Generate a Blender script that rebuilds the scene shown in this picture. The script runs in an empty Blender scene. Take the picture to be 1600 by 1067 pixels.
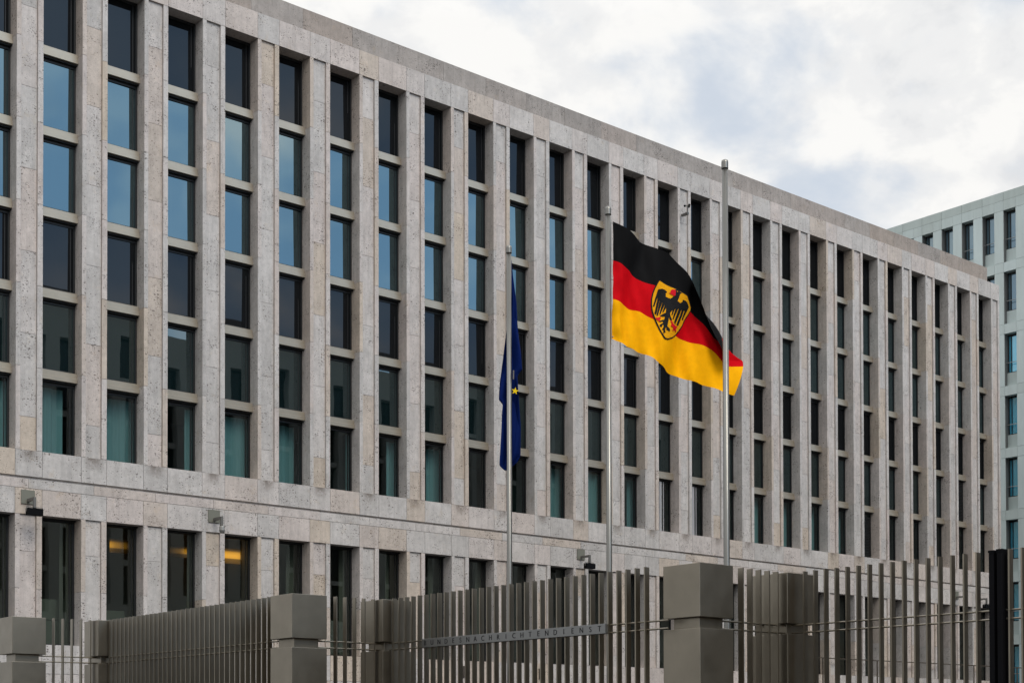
import bpy, bmesh, math, random
from mathutils import Vector, Matrix
from mathutils.geometry import tessellate_polygon
random.seed(7)
S = bpy.context.scene
COL = S.collection
EYE = 1.6

# ------------------------------------------------------------------ camera
PITCH, ROLL, FPX, CY = 0.0170187, 0.0022669, 2222.0, 1103.63
_c, _s = math.cos(PITCH), math.sin(PITCH)
_R0, _U0, _F = Vector((1, 0, 0)), Vector((0, -_s, _c)), Vector((0, _c, _s))
CR = math.cos(ROLL) * _R0 - math.sin(ROLL) * _U0
CU = math.cos(ROLL) * _U0 + math.sin(ROLL) * _R0
cam = bpy.data.cameras.new("camera")
cam.sensor_width = 36.0
cam.lens = FPX / 1600.0 * 36.0
cam.shift_y = (CY - 533.5) / 1600.0
cam.clip_start, cam.clip_end = 0.1, 5000
cam_o = bpy.data.objects.new("camera", cam)
COL.objects.link(cam_o)
cam_o.matrix_world = Matrix(((CR.x, CU.x, -_F.x, 0), (CR.y, CU.y, -_F.y, 0), (CR.z, CU.z, -_F.z, EYE), (0, 0, 0, 1)))
S.camera = cam_o

# ------------------------------------------------------------------ world
SUN_EL, SUN_AZ = math.radians(47), math.radians(146)      # azimuth clockwise from +Y
W = bpy.data.worlds.new("World")
S.world = W
W.use_nodes = True
nt = W.node_tree
for n_ in list(nt.nodes):
    nt.nodes.remove(n_)
def N(tree, typ, **kw):
    n_ = tree.nodes.new(typ)
    for k, v in kw.items():
        setattr(n_, k, v)
    return n_
def math_node(tree, op, a, b=None, clamp=False):
    m = N(tree, 'ShaderNodeMath', operation=op, use_clamp=clamp)
    for i, v in enumerate((a, b)):
        if v is None:
            continue
        if isinstance(v, (int, float)):
            m.inputs[i].default_value = v
        else:
            tree.links.new(v, m.inputs[i])
    return m.outputs[0]
def ramp(tree, fac, stops, interp='LINEAR'):
    r = N(tree, 'ShaderNodeValToRGB')
    r.color_ramp.interpolation = interp
    el = r.color_ramp.elements
    while len(el) < len(stops):
        el.new(0.5)
    for e, (p, c) in zip(el, stops):
        e.position = p
        e.color = (c, c, c, 1) if isinstance(c, (int, float)) else (*c, 1)
    tree.links.new(fac, r.inputs[0])
    return r.outputs[0]
def mixc(tree, fac, a, b, blend='MIX'):
    m = N(tree, 'ShaderNodeMix', data_type='RGBA', blend_type=blend)
    for sock, v in ((m.inputs[0], fac), (m.inputs[6], a), (m.inputs[7], b)):
        if isinstance(v, (int, float)):
            sock.default_value = v
        elif isinstance(v, tuple):
            sock.default_value = (*v, 1)
        else:
            tree.links.new(v, sock)
    return m.outputs[2]
tc = N(nt, 'ShaderNodeTexCoord')
vec = tc.outputs['Generated']
mp = N(nt, 'ShaderNodeMapping'); mp.inputs['Scale'].default_value = (1.0, 1.0, 1.5); mp.inputs['Location'].default_value = (0.31, 0.12, 0.42)
nt.links.new(vec, mp.inputs[0])
def wnoise(scale, detail, rough, dist):
    q = N(nt, 'ShaderNodeTexNoise'); q.inputs['Scale'].default_value = scale; q.inputs['Detail'].default_value = detail
    q.inputs['Roughness'].default_value = rough; q.inputs['Distortion'].default_value = dist
    nt.links.new(mp.outputs[0], q.inputs['Vector']); return q.outputs['Fac']
n1, n2 = wnoise(7.5, 6, 0.52, 0.3), wnoise(15.0, 5, 0.55, 0.2)
body = ramp(nt, n2, [(0.32, (0.69, 0.70, 0.715)), (0.46, (0.785, 0.787, 0.788)), (0.59, (0.872, 0.865, 0.848))], 'EASE')
thin = ramp(nt, n1, [(0.37, 1.0), (0.54, 0.0)], 'EASE')          # thin cover where the blue shows through
cloud = mixc(nt, thin, body, (0.60, 0.655, 0.73))
sep = N(nt, 'ShaderNodeSeparateXYZ'); nt.links.new(vec, sep.inputs[0])
zen = ramp(nt, sep.outputs[2], [(0.0, 1.0), (0.45, 1.0), (0.75, 1.95)])
# overcast overhead is brighter than near the horizon
cloud = mixc(nt, 1.0, cloud, zen, 'MULTIPLY')
# broken blue sky over the courtyard, behind and to the right of the camera
dt = N(nt, 'ShaderNodeVectorMath', operation='DOT_PRODUCT')
nt.links.new(vec, dt.inputs[0]); dt.inputs[1].default_value = Vector((0.86, -0.36, 0.36)).normalized()
blue = ramp(nt, dt.outputs['Value'], [(0.66, 0.0), (0.86, 1.0)], 'EASE')
n3 = wnoise(5.2, 4, 0.5, 0.4)
gap = ramp(nt, n3, [(0.38, (0.34, 0.54, 0.82)), (0.50, (0.50, 0.68, 0.90)), (0.64, (0.92, 0.95, 1.0))], 'EASE')
gap = mixc(nt, 1.0, gap, (1.95, 1.90, 1.85), 'MULTIPLY')      # the sun is behind this part of the cover
blue = math_node(nt, 'MULTIPLY', blue, ramp(nt, sep.outputs[2], [(0.10, 0.0), (0.27, 1.0)]))
cloud = mixc(nt, blue, cloud, gap)
sky = N(nt, 'ShaderNodeTexSky', sky_type='NISHITA', sun_disc=False, sun_elevation=SUN_EL, sun_rotation=SUN_AZ)
b1 = N(nt, 'ShaderNodeBackground'); b1.inputs[1].default_value = 0.1; nt.links.new(sky.outputs[0], b1.inputs[0])
b2 = N(nt, 'ShaderNodeBackground'); b2.inputs[1].default_value = 1.0; nt.links.new(cloud, b2.inputs[0])
cover = ramp(nt, n1, [(0.30, 0.86), (0.48, 1.0)])
mxs = N(nt, 'ShaderNodeMixShader'); nt.links.new(cover, mxs.inputs[0])
nt.links.new(b1.outputs[0], mxs.inputs[1]); nt.links.new(b2.outputs[0], mxs.inputs[2])
wo = N(nt, 'ShaderNodeOutputWorld'); nt.links.new(mxs.outputs[0], wo.inputs[0])

# ------------------------------------------------------------------ sun, exposure
sun = bpy.data.lights.new("sun", 'SUN'); sun.energy = 1.5; sun.angle = math.radians(28); sun.color = (1.0, 0.91, 0.79)
sun_o = bpy.data.objects.new("sun", sun); COL.objects.link(sun_o)
sd = Vector((math.sin(SUN_AZ) * math.cos(SUN_EL), math.cos(SUN_AZ) * math.cos(SUN_EL), math.sin(SUN_EL)))
sun_o.rotation_euler = sd.to_track_quat('Z', 'Y').to_euler()
sun_o.location = (0, -20, 60)
S.view_settings.view_transform = 'Standard'; S.view_settings.look = 'None'
S.view_settings.exposure = 0.15; S.view_settings.gamma = 1.0
S.render.engine = 'CYCLES'
S.cycles.use_denoising = True
S.cycles.max_bounces = 8; S.cycles.transparent_max_bounces = 12

# ------------------------------------------------------------------ frames of reference
DV = Vector((0.76423834, 0.64493392, 0)); NV = Vector((-0.64493392, 0.76423834, 0))   # along / into the long facade
TH = math.atan2(DV.y, DV.x)
def AB(a, b, z=0.0):
    return DV * a + NV * b + Vector((0, 0, z))

# ------------------------------------------------------------------ helpers
class MB:
    """collects boxes, sheets and rods into one mesh"""
    def __init__(s):
        s.v, s.f, s.t, s.m = [], [], [], []
    def quad(s, pts, tint=0.5, m=0):
        i = len(s.v); s.v += [tuple(p) for p in pts]; s.f.append(tuple(range(i, i + len(pts)))); s.t.append(tint); s.m.append(m)
    def box(s, x0, x1, y0, y1, z0, z1, tint=None, m=0, skip=''):
        if tint is None: tint = random.random()
        i = len(s.v)
        s.v += [(x0, y0, z0), (x1, y0, z0), (x1, y1, z0), (x0, y1, z0), (x0, y0, z1), (x1, y0, z1), (x1, y1, z1), (x0, y1, z1)]
        for k, q in (('b', (0, 3, 2, 1)), ('t', (4, 5, 6, 7)), ('f', (0, 1, 5, 4)), ('r', (1, 2, 6, 5)), ('k', (2, 3, 7, 6)), ('l', (3, 0, 4, 7))):
            if k in skip: continue
            s.f.append(tuple(i + j for j in q)); s.t.append(tint); s.m.append(m)
    def slab(s, x0, x1, z0, z1, y0, y1, g=0.006, tint=None, skip='k'):
        s.box(x0 + g, x1 - g, y0, y1, z0 + g, z1 - g, tint, 0, skip)
    def prism(s, prof, x0, x1, tint=0.5, m=0):
        """profile in (y, z), counter-clockwise seen from +x, extruded along x"""
        n_ = len(prof); i = len(s.v)
        s.v += [(x0, y, z) for y, z in prof] + [(x1, y, z) for y, z in prof]
        for k in range(n_):
            j = (k + 1) % n_
            s.f.append((i + k, i + j, i + n_ + j, i + n_ + k)); s.t.append(tint); s.m.append(m)
        s.f.append(tuple(i + k for k in reversed(range(n_)))); s.t.append(tint); s.m.append(m)
        s.f.append(tuple(i + n_ + k for k in range(n_))); s.t.append(tint); s.m.append(m)
    def rod(s, p, q, r, r2=None, n=12, m=0, caps=True, tint=0.5):
        p, q = Vector(p), Vector(q); r2 = r if r2 is None else r2
        ax = (q - p).normalized(); u = ax.orthogonal().normalized(); w = ax.cross(u)
        i = len(s.v)
        for c, rr in ((p, r), (q, r2)):
            for k in range(n):
                a = 2 * math.pi * k / n
                s.v.append(tuple(c + (u * math.cos(a) + w * math.sin(a)) * rr))
        for k in range(n):
            j = (k + 1) % n
            s.f.append((i + k, i + j, i + n + j, i + n + k)); s.t.append(tint); s.m.append(m)
        if caps:
            s.f.append(tuple(i + k for k in reversed(range(n)))); s.t.append(tint); s.m.append(m)
            s.f.append(tuple(i + n + k for k in range(n))); s.t.append(tint); s.m.append(m)
    def lathe(s, prof, n=20, m=0, cx=0, cy=0):
        i = len(s.v)
        for r, z in prof:
            for k in range(n):
                a = 2 * math.pi * k / n
                s.v.append((cx + r * math.cos(a), cy + r * math.sin(a), z))
        for j in range(len(prof) - 1):
            for k in range(n):
                l = (k + 1) % n
                s.f.append((i + j * n + k, i + j * n + l, i + (j + 1) * n + l, i + (j + 1) * n + k)); s.t.append(0.5); s.m.append(m)
        s.f.append(tuple(i + k for k in reversed(range(n)))); s.t.append(.5); s.m.append(m)
        s.f.append(tuple(i + (len(prof) - 1) * n + k for k in range(n))); s.t.append(.5); s.m.append(m)
    def mesh(s, name, mats, smooth=False):
        me = bpy.data.meshes.new(name)
        me.from_pydata(s.v, [], s.f)
        for mt in (mats if isinstance(mats, (list, tuple)) else [mats]):
            me.materials.append(mt)
        at = me.attributes.new('tint', 'FLOAT', 'FACE')
        at.data.foreach_set('value', s.t)
        me.polygons.foreach_set('material_index', s.m)
        if smooth:
            me.polygons.foreach_set('use_smooth', [len(p.vertices) == 4 for p in me.polygons])
        me.update()
        return me
    def build(s, name, mats, parent=None, loc=(0, 0, 0), smooth=False):
        return place(name, s.mesh(name, mats, smooth), parent, loc)
def place(name, me, parent=None, loc=(0, 0, 0)):
    o = bpy.data.objects.new(name, me); COL.objects.link(o); o.location = loc
    if parent: o.parent = parent
    return o
def thing(name, label, cat, loc=(0, 0, 0), rz=0.0, group=None):
    o = bpy.data.objects.new(name, None); COL.objects.link(o)
    o.location = loc; o.rotation_euler = (0, 0, rz); o.empty_display_size = 0.3
    o['label'] = label; o['category'] = cat
    if group: o['group'] = group
    return o
def bevel(o, w, seg=2):
    b = o.modifiers.new('bevel', 'BEVEL'); b.width = w; b.segments = seg; b.limit_method = 'ANGLE'
    return o

# ------------------------------------------------------------------ materials
def mat(name):
    m = bpy.data.materials.new(name); m.use_nodes = True
    t = m.node_tree; b = t.nodes['Principled BSDF']
    return m, t, b
def noise(t, vec_, scale, detail=3, rough=0.5, dist=0.0):
    n_ = N(t, 'ShaderNodeTexNoise'); n_.inputs['Scale'].default_value = scale; n_.inputs['Detail'].default_value = detail
    n_.inputs['Roughness'].default_value = rough; n_.inputs['Distortion'].default_value = dist
    t.links.new(vec_, n_.inputs['Vector']); return n_.outputs['Fac']
def stone(name, grey, pink, beige, pit=1.0, gain=1.0, stain=False):
    m, t, b = mat(name)
    ge = N(t, 'ShaderNodeNewGeometry'); pos = ge.outputs['Position']
    at = N(t, 'ShaderNodeAttribute', attribute_name='tint')
    # every slab is cut from another place in the quarry: shift the pattern with its tint
    off = N(t, 'ShaderNodeVectorMath', operation='MULTIPLY_ADD')
    cmb = N(t, 'ShaderNodeCombineXYZ')
    for i in range(3): t.links.new(at.outputs['Fac'], cmb.inputs[i])
    t.links.new(cmb.outputs[0], off.inputs[0]); off.inputs[1].default_value = (37, 53, 71); t.links.new(pos, off.inputs[2])
    P = off.outputs[0]
    base = ramp(t, at.outputs['Fac'], [(0.0, tuple(c * 0.88 for c in grey)), (0.3, grey), (0.5, tuple(0.5 * (x + y) for x, y in zip(grey, pink))), (0.72, pink), (0.88, tuple(0.96 * 0.5 * (x + y) for x, y in zip(beige, pink))), (1.0, beige)])
    big = ramp(t, noise(t, P, 0.9, 4, 0.6, 0.6), [(0.3, 0.86), (0.7, 1.08)])
    mid = ramp(t, noise(t, P, 5.0, 4, 0.65), [(0.3, 0.90), (0.7, 1.08)])
    fine = ramp(t, noise(t, P, 45, 2, 0.6), [(0.25, 0.86), (0.75, 1.12)])
    col = mixc(t, 1.0, mixc(t, 1.0, mixc(t, 1.0, base, big, 'MULTIPLY'), mid, 'MULTIPLY'), fine, 'MULTIPLY')
    mps = N(t, 'ShaderNodeMapping'); mps.inputs['Scale'].default_value = (1, 1, 0.10); t.links.new(P, mps.inputs[0])
    streak = ramp(t, noise(t, mps.outputs[0], 5.5, 4, 0.65), [(0.32, 0.88), (0.55, 1.03)])
    col = mixc(t, 1.0, col, streak, 'MULTIPLY')
    rust = ramp(t, noise(t, P, 1.7, 4, 0.7), [(0.60, 0.0), (0.78, 0.55)])
    col = mixc(t, rust, col, mixc(t, 1.0, col, (1.0, 0.88, 0.70), 'MULTIPLY'))
    # open pores: patchy, elongated along the bedding
    mpn = N(t, 'ShaderNodeMapping'); mpn.inputs['Scale'].default_value = (1, 1, 1.7); t.links.new(P, mpn.inputs[0])
    zone = ramp(t, noise(t, P, 1.1, 3, 0.6), [(0.36, 0.0), (0.66, 1.0)])
    p1 = noise(t, mpn.outputs[0], 10, 3, 0.6, 0.4)
    def pits(scale, bias, size):
        v = N(t, 'ShaderNodeTexVoronoi'); v.inputs['Scale'].default_value = scale; t.links.new(mpn.outputs[0], v.inputs['Vector'])
        sc = N(t, 'ShaderNodeSeparateColor'); t.links.new(v.outputs['Color'], sc.inputs[0])
        rad = math_node(t, 'MULTIPLY', math_node(t, 'SUBTRACT', math_node(t, 'ADD', sc.outputs[0], math_node(t, 'MULTIPLY', zone, 0.42)), bias), size)
        return ramp(t, math_node(t, 'ADD', math_node(t, 'SUBTRACT', rad, v.outputs['Distance']), 0.5), [(0.47, 0.0), (0.56, 1.0)])
    wob = math_node(t, 'ADD', p1, math_node(t, 'MULTIPLY', zone, 0.09))
    pores = math_node(t, 'MAXIMUM', math_node(t, 'MAXIMUM', pits(8.5, 0.86, 0.8), math_node(t, 'MULTIPLY', pits(19, 0.72, 0.75), 0.85)), ramp(t, wob, [(0.690, 0.0), (0.725, 0.9)]))
    col = mixc(t, math_node(t, 'MULTIPLY', pores, 0.82 * pit), col, (0.055, 0.042, 0.035))
    if stain:      # rain dirt washed out of the recessed panels onto the band below
        ob = N(t, 'ShaderNodeTexCoord').outputs['Object']; sx = N(t, 'ShaderNodeSeparateXYZ'); t.links.new(ob, sx.inputs[0])
        u = math_node(t, 'MODULO', math_node(t, 'ADD', sx.outputs[0], 265 * 2 - 2.0987), 2.65)      # 0 at the panel centre
        u = math_node(t, 'ABSOLUTE', math_node(t, 'SUBTRACT', math_node(t, 'MODULO', math_node(t, 'ADD', u, 1.325), 2.65), 1.325))
        wx = ramp(t, u, [(0.10, 1.0), (0.46, 0.0)])
        wz = ramp(t, math_node(t, 'SUBTRACT', 12.512, sx.outputs[2]), [(0.0, 1.0), (0.12, 0.75), (0.55, 0.0)])
        wn = ramp(t, noise(t, pos, 4.5, 5, 0.7, 0.5), [(0.28, 0.0), (0.50, 1.0)])
        up = ramp(t, math_node(t, 'SUBTRACT', 12.52, sx.outputs[2]), [(0.0, 0.0), (0.006, 1.0)])
        sf = math_node(t, 'MULTIPLY', math_node(t, 'MULTIPLY', wx, wz), math_node(t, 'MULTIPLY', wn, up))
        col = mixc(t, math_node(t, 'MULTIPLY', sf, 0.85), col, (0.12, 0.095, 0.075))
    if gain != 1.0: col = mixc(t, 1.0, col, (gain, gain, gain), 'MULTIPLY')
    t.links.new(col, b.inputs['Base Color']); b.inputs['Roughness'].default_value = 0.85
    b.inputs['Specular IOR Level'].default_value = 0.25
    bp = N(t, 'ShaderNodeBump'); bp.inputs['Strength'].default_value = 0.35; bp.inputs['Distance'].default_value = 0.02
    t.links.new(math_node(t, 'SUBTRACT', fine, pores), bp.inputs['Height']); t.links.new(bp.outputs[0], b.inputs['Normal'])
    return m
M_STONE = stone('travertine_limestone', (0.515, 0.486, 0.463), (0.515, 0.456, 0.424), (0.505, 0.428, 0.350))
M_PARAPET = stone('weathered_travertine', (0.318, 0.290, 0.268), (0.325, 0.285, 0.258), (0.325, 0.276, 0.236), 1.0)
M_WALL = stone('banded_travertine', (0.515, 0.486, 0.463), (0.515, 0.456, 0.424), (0.505, 0.428, 0.350), stain=True)
M_PLINTH = stone('plinth_limestone', (0.52, 0.50, 0.485), (0.51, 0.475, 0.455), (0.50, 0.455, 0.40))
def plain(name, col, rough=0.5, metal=0.0, spec=0.5, var=0.0, scale=3.0):
    m, t, b = mat(name)
    b.inputs['Roughness'].default_value = rough; b.inputs['Metallic'].default_value = metal
    b.inputs['Specular IOR Level'].default_value = spec
    if var:
        ge = N(t, 'ShaderNodeNewGeometry')
        f = ramp(t, noise(t, ge.outputs['Position'], scale, 4, 0.6), [(0.3, 1 - var), (0.7, 1 + var)])
        t.links.new(mixc(t, 1.0, (*col,), f, 'MULTIPLY'), b.inputs['Base Color'])
        r = ramp(t, noise(t, ge.outputs['Position'], scale * 2.3, 3, 0.6), [(0.3, max(0.05, rough - 0.03)), (0.7, rough + 0.05)])
        t.links.new(r, b.inputs['Roughness'])
    else:
        b.inputs['Base Color'].default_value = (*col, 1)
    return m
M_FRAME = plain('dark_window_frame', (0.008, 0.009, 0.010), 0.45)
M_SILL = plain('beige_sill_metal', (0.37, 0.325, 0.258), 0.38, 0.55, 0.5, 0.05, 2)
M_BRONZE = plain('bronze_anodised_metal', (0.228, 0.202, 0.160), 0.37, 0.95, 0.5, 0.09, 1.6)
M_SIGN = plain('sign_plate_metal', (0.20, 0.20, 0.195), 0.38, 0.85, 0.5, 0.04, 2)
M_LETTER = plain('letter_inlay', (0.010, 0.010, 0.010), 0.7, 0, 0.1)
M_BLACKPOST = plain('black_post_plastic', (0.004, 0.004, 0.005), 0.7, 0, 0.08)
M_POLE = plain('pole_aluminium', (0.195, 0.190, 0.175), 0.32, 0.85, 0.5, 0.03, 1)
M_PLATE = plain('olive_plate_paint', (0.17, 0.168, 0.135), 0.5, 0.2)
M_ARM = plain('grey_bracket_paint', (0.14, 0.135, 0.125), 0.5, 0.3)
M_BLACK = plain('black_housing', (0.004, 0.004, 0.005), 0.7, 0, 0.08)
M_LENS = plain('camera_dome', (0.20, 0.195, 0.18), 0.15, 0, 0.6)
M_ROOM = plain('room_walls', (0.24, 0.23, 0.20), 0.8)
M_CURTAIN = plain('pale_curtain', (0.62, 0.64, 0.62), 0.9, 0, 0.1)
M_ASPHALT = plain('ground_asphalt', (0.055, 0.054, 0.052), 0.9, 0, 0.3, 0.05, 0.4)
M_ROOF = plain('roof_gravel', (0.16, 0.155, 0.15), 0.95)
M_BROWNLT = plain('wall_light_housing', (0.095, 0.080, 0.068), 0.55, 0.3)
M_FROST = plain('frosted_lens', (0.30, 0.30, 0.29), 0.5)
def glass(name, refl, tint, body=None, trans=None, edge=0.30):
    m = bpy.data.materials.new(name); m.use_nodes = True; t = m.node_tree
    for n_ in list(t.nodes): t.nodes.remove(n_)
    out = N(t, 'ShaderNodeOutputMaterial'); mx = N(t, 'ShaderNodeMixShader')
    gl = N(t, 'ShaderNodeBsdfGlossy'); gl.inputs['Color'].default_value = (*tint, 1); gl.inputs['Roughness'].default_value = 0.012
    ge = N(t, 'ShaderNodeNewGeometry')
    bp = N(t, 'ShaderNodeBump'); bp.inputs['Strength'].default_value = 0.06; bp.inputs['Distance'].default_value = 0.02
    t.links.new(noise(t, ge.outputs['Position'], 0.8, 1, 0.4), bp.inputs['Height']); t.links.new(bp.outputs[0], gl.inputs['Normal'])
    if trans: un = N(t, 'ShaderNodeBsdfTransparent'); un.inputs[0].default_value = (*trans, 1)
    else: un = N(t, 'ShaderNodeBsdfDiffuse'); un.inputs[0].default_value = (*body, 1)
    lw = N(t, 'ShaderNodeLayerWeight'); lw.inputs[0].default_value = 0.5
    f3 = math_node(t, 'POWER', lw.outputs['Facing'], 4.0)
    fac = math_node(t, 'ADD', math_node(t, 'MULTIPLY', f3, edge), refl, True)
    t.links.new(fac, mx.inputs[0]); t.links.new(un.outputs[0], mx.inputs[1]); t.links.new(gl.outputs[0], mx.inputs[2])
    t.links.new(mx.outputs[0], out.inputs[0])
    return m
G_DARK = glass('dark_glass', 0.032, (0.85, 0.92, 1.0), body=(0.004, 0.005, 0.006), edge=0.08)
G_BLUE = glass('blue_mirror_glass', 0.18, (0.70, 0.94, 1.0), body=(0.004, 0.010, 0.012))  # blue of the sky reflection put into the tint and mirror strength
G_MID = glass('grey_glass', 0.13, (0.80, 0.97, 1.0), body=(0.004, 0.010, 0.011))
G_TEAL = glass('teal_clear_glass', 0.08, (0.85, 0.97, 1.0), trans=(0.34, 0.51, 0.525))
G_CLEAR = glass('clear_glass', 0.10, (0.85, 0.97, 0.95), trans=(0.52, 0.58, 0.53))
def glow(name, col, st):
    m = bpy.data.materials.new(name); m.use_nodes = True; t = m.node_tree
    for n_ in list(t.nodes): t.nodes.remove(n_)
    o = N(t, 'ShaderNodeOutputMaterial'); e = N(t, 'ShaderNodeEmission'); e.inputs[0].default_value = (*col, 1); e.inputs[1].default_value = st
    t.links.new(e.outputs[0], o.inputs[0]); return m
M_LAMP = glow('warm_lamp', (1.0, 0.46, 0.04), 1.25)
M_LAMPDIM = glow('warm_lamp_dim', (1.0, 0.40, 0.06), 0.40)
M_LAMPFADE = glow('warm_lamp_diffuser', (1.0, 0.42, 0.05), 0.16)

# ------------------------------------------------------------------ ground
g = MB(); g.quad([(-2500, -2500, 0), (2500, -2500, 0), (2500, 2500, 0), (-2500, 2500, 0)])
go = g.build('ground', M_ASPHALT); go['kind'] = 'structure'

# ------------------------------------------------------------------ long stone office building
BAY, OPEN = 2.65, 1.5827                   # bay width, clear opening
PIL = BAY - OPEN
N0, N1 = -3, 26                            # first and last window column
Z = lambda z: z + EYE
ZB, ZT, ZJ, ZP = Z(10.91), Z(30.13), Z(31.27), Z(32.55)
SILL = [Z(27.13 - 3.21 * k) for k in range(5)]
ZGR, ZG1, ZG0 = Z(9.85), Z(8.42), Z(3.41)
X0, X1 = N0 * BAY, 71.55
YG = 0.70                                  # glass depth
bld = thing('office_building', 'long grey stone office block with narrow pilasters and rows of tall dark windows', 'building', AB(18.9995, 53.9873), TH)

def opening_x(n_): return n_ * BAY, n_ * BAY + OPEN
def pilaster_mesh():
    """x from 0 (right side of an opening) to PIL; two raised strips and a recessed panel"""
    mb = MB(); G = 0.0075
    a, b_ = 0.190, 0.842
    zs = [ZB] + [s - 0.14 for s in reversed(SILL)] + [ZT]
    for z0, z1 in zip(zs, zs[1:]):
        mb.slab(0, a, z0, z1, 0, 0.80, G); mb.slab(b_, PIL, z0, z1, 0, 0.80, G)
    zp = [ZB] + [0.5 * (p + q) - 0.3 + random.uniform(-0.03, 0.03) for p, q in zip(zs, zs[1:])] + [ZT]
    for z0, z1 in zip(zp, zp[1:]):
        mb.slab(a, b_, z0, z1, 0.085, 0.80, G)
    zs = [ZG0, Z(5.55), ZG1]
    for z0, z1 in zip(zs, zs[1:]):
        mb.slab(0, a, z0, z1, 0, 0.80, G); mb.slab(b_, PIL, z0, z1, 0, 0.80, G)
    for z0, z1 in ((ZG0, Z(4.0)), (Z(4.0), Z(7.0)), (Z(7.0), ZG1)):
        mb.slab(a, b_, z0, z1, 0.085, 0.80, G)
    mb.box(0.02, PIL - 0.02, 0.12, 0.79, ZB, ZT, 0.5); mb.box(0.02, PIL - 0.02, 0.12, 0.79, ZG0, ZG1, 0.5)
    return mb
for n_ in range(-1, N1 + 1):
    pilaster_mesh().build('pilaster', M_STONE, bld, (n_ * BAY + OPEN, 0, 0))

# wall: bands, fascia, plinth, soffits, end walls
wb = MB(); G = 0.0075
xs = []
for n_ in range(N0, N1 + 1):
    xs += list(opening_x(n_))
xs.append(X1)
for x0, x1 in zip(xs, xs[1:]):
    wb.slab(x0, x1, ZT, ZJ, 0, 0.8, G, skip='')                       # fascia over the windows
    wb.slab(x0, x1, ZGR + 0.035, ZB, 0, 0.8, G, skip='')              # upper band
    wb.slab(x0, x1, ZG1, ZGR - 0.42, 0.012, 0.8, G, skip='')          # lower band
    wb.slab(x0, x1, Z(2.27), ZG0, 0.0, 0.8, G, skip='')               # plinth courses
    wb.slab(x0, x1, Z(1.05), Z(2.27), 0.0, 0.8, G, skip='')
    wb.slab(x0, x1, 0.0, Z(1.05), 0.0, 0.8, G, skip='')
for n_ in range(N0, N1 + 1):
    xa = n_ * BAY + OPEN + PIL * 0.5
    wb.slab(xa - BAY, xa, ZGR - 0.42, ZGR - 0.045, 0.012, 0.8, G, skip='')
wb.slab(xa, X1, ZGR - 0.42, ZGR - 0.045, 0.012, 0.8, G, skip='')
wb.box(X0, X1 - 0.05, 0.10, 0.78, ZGR - 0.05, ZGR + 0.05, 0.3)         # back of the shadow groove
# end wall on the far side and the body behind
for k in range(12):
    for z0, z1 in ((0, ZG0), (ZG0, ZG1), (ZG1, ZGR), (ZGR, ZB)) + tuple((ZB + 3.2 * j, ZB + 3.2 * (j + 1)) for j in range(6)) + ((ZB + 19.2, ZJ),):
        wb.box(X1 - 0.3, X1 - 0.002, 0.81 + k * 1.5, 0.81 + k * 1.5 + 1.488, z0 + G, z1 - G, None, 0, 'l')
for x0 in [X0 + 0.2]:
    wb.box(x0 - 0.2, x0, 0.81, 18.8, 0, ZJ, 0.4)
wb.box(X0, X1, 18.81, 19.1, 0, ZJ, 0.4)
wb.build('wall', M_WALL, bld)
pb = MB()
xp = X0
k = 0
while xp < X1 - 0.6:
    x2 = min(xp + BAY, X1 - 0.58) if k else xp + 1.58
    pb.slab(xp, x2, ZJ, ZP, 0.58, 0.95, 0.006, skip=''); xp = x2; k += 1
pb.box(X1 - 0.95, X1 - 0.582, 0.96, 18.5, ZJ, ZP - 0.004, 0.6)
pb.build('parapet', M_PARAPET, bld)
rb = MB(); rb.box(X0 + 0.2, X1 - 0.3, 0.8, 18.8, ZJ - 0.3, ZJ - 0.01); rb.build('roof', M_ROOF, bld)
# rooms behind the glass
ib = MB()
ib.box(X0 + 0.3, X1 - 0.4, 5.0, 5.2, ZG0 - 0.3, ZT)
for zf in (ZG0 - 0.3, ZGR - 0.9, ZB - 0.25, SILL[4] - 0.36):
    ib.box(X0 + 0.3, X1 - 0.4, 0.86, 5.0, zf, zf + 0.25)
for n_ in range(N0, N1 + 1, 2):
    ib.box(n_ * BAY - 0.5, n_ * BAY - 0.35, 0.9, 5.0, ZG0 - 0.04, SILL[4] - 0.37)
ib.build('interior', M_ROOM, bld)

# windows
def ring(mb, z0, z1, w=0.075, y0=YG - 0.05, y1=YG + 0.06, head=0.0, m=0):
    mb.box(0, w, y0, y1, z0, z1, .5, m); mb.box(OPEN - w, OPEN, y0, y1, z0, z1, .5, m)
    mb.box(w, OPEN - w, y0, y1, z0, z0 + w, .5, m); mb.box(w, OPEN - w, y0, y1, z1 - w - head, z1, .5, m)
def sill_prof(z):
    return [(0.445, z - 0.215), (0.40, z - 0.235), (0.40, z - 0.40), (0.80, z - 0.40), (0.80, z + 0.0), (0.50, z - 0.0), (0.445, z - 0.035)]
ROWS = []                                   # (z0, z1, glass, has sill, head)
zlo = SILL + [ZB]; zhi = [ZT] + [s - 0.40 for s in SILL]
for r, gm in enumerate([G_DARK, G_BLUE, G_BLUE, G_DARK, G_MID, G_TEAL]):
    ROWS.append((zlo[r], zhi[r], gm, r < 5, 0.09 if r else 0.03))
ROWS.append((ZG0, ZG1, G_CLEAR, False, 0.02))
def frame_mesh(r):
    z0, z1, gm, sl, head = ROWS[r]; mb = MB(); ring(mb, 0, z1 - z0, head=head)
    if r: mb.box(0.0, OPEN, 0.52, YG - 0.052, z1 - z0 - 0.06, z1 - z0 - 0.004, .5)    # sun-blind box under the sill above
    mb.box(OPEN - 0.20, OPEN - 0.17, YG - 0.01, YG + 0.04, 0.08, z1 - z0 - 0.08, .5)
    return mb.mesh('window', M_FRAME)
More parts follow.
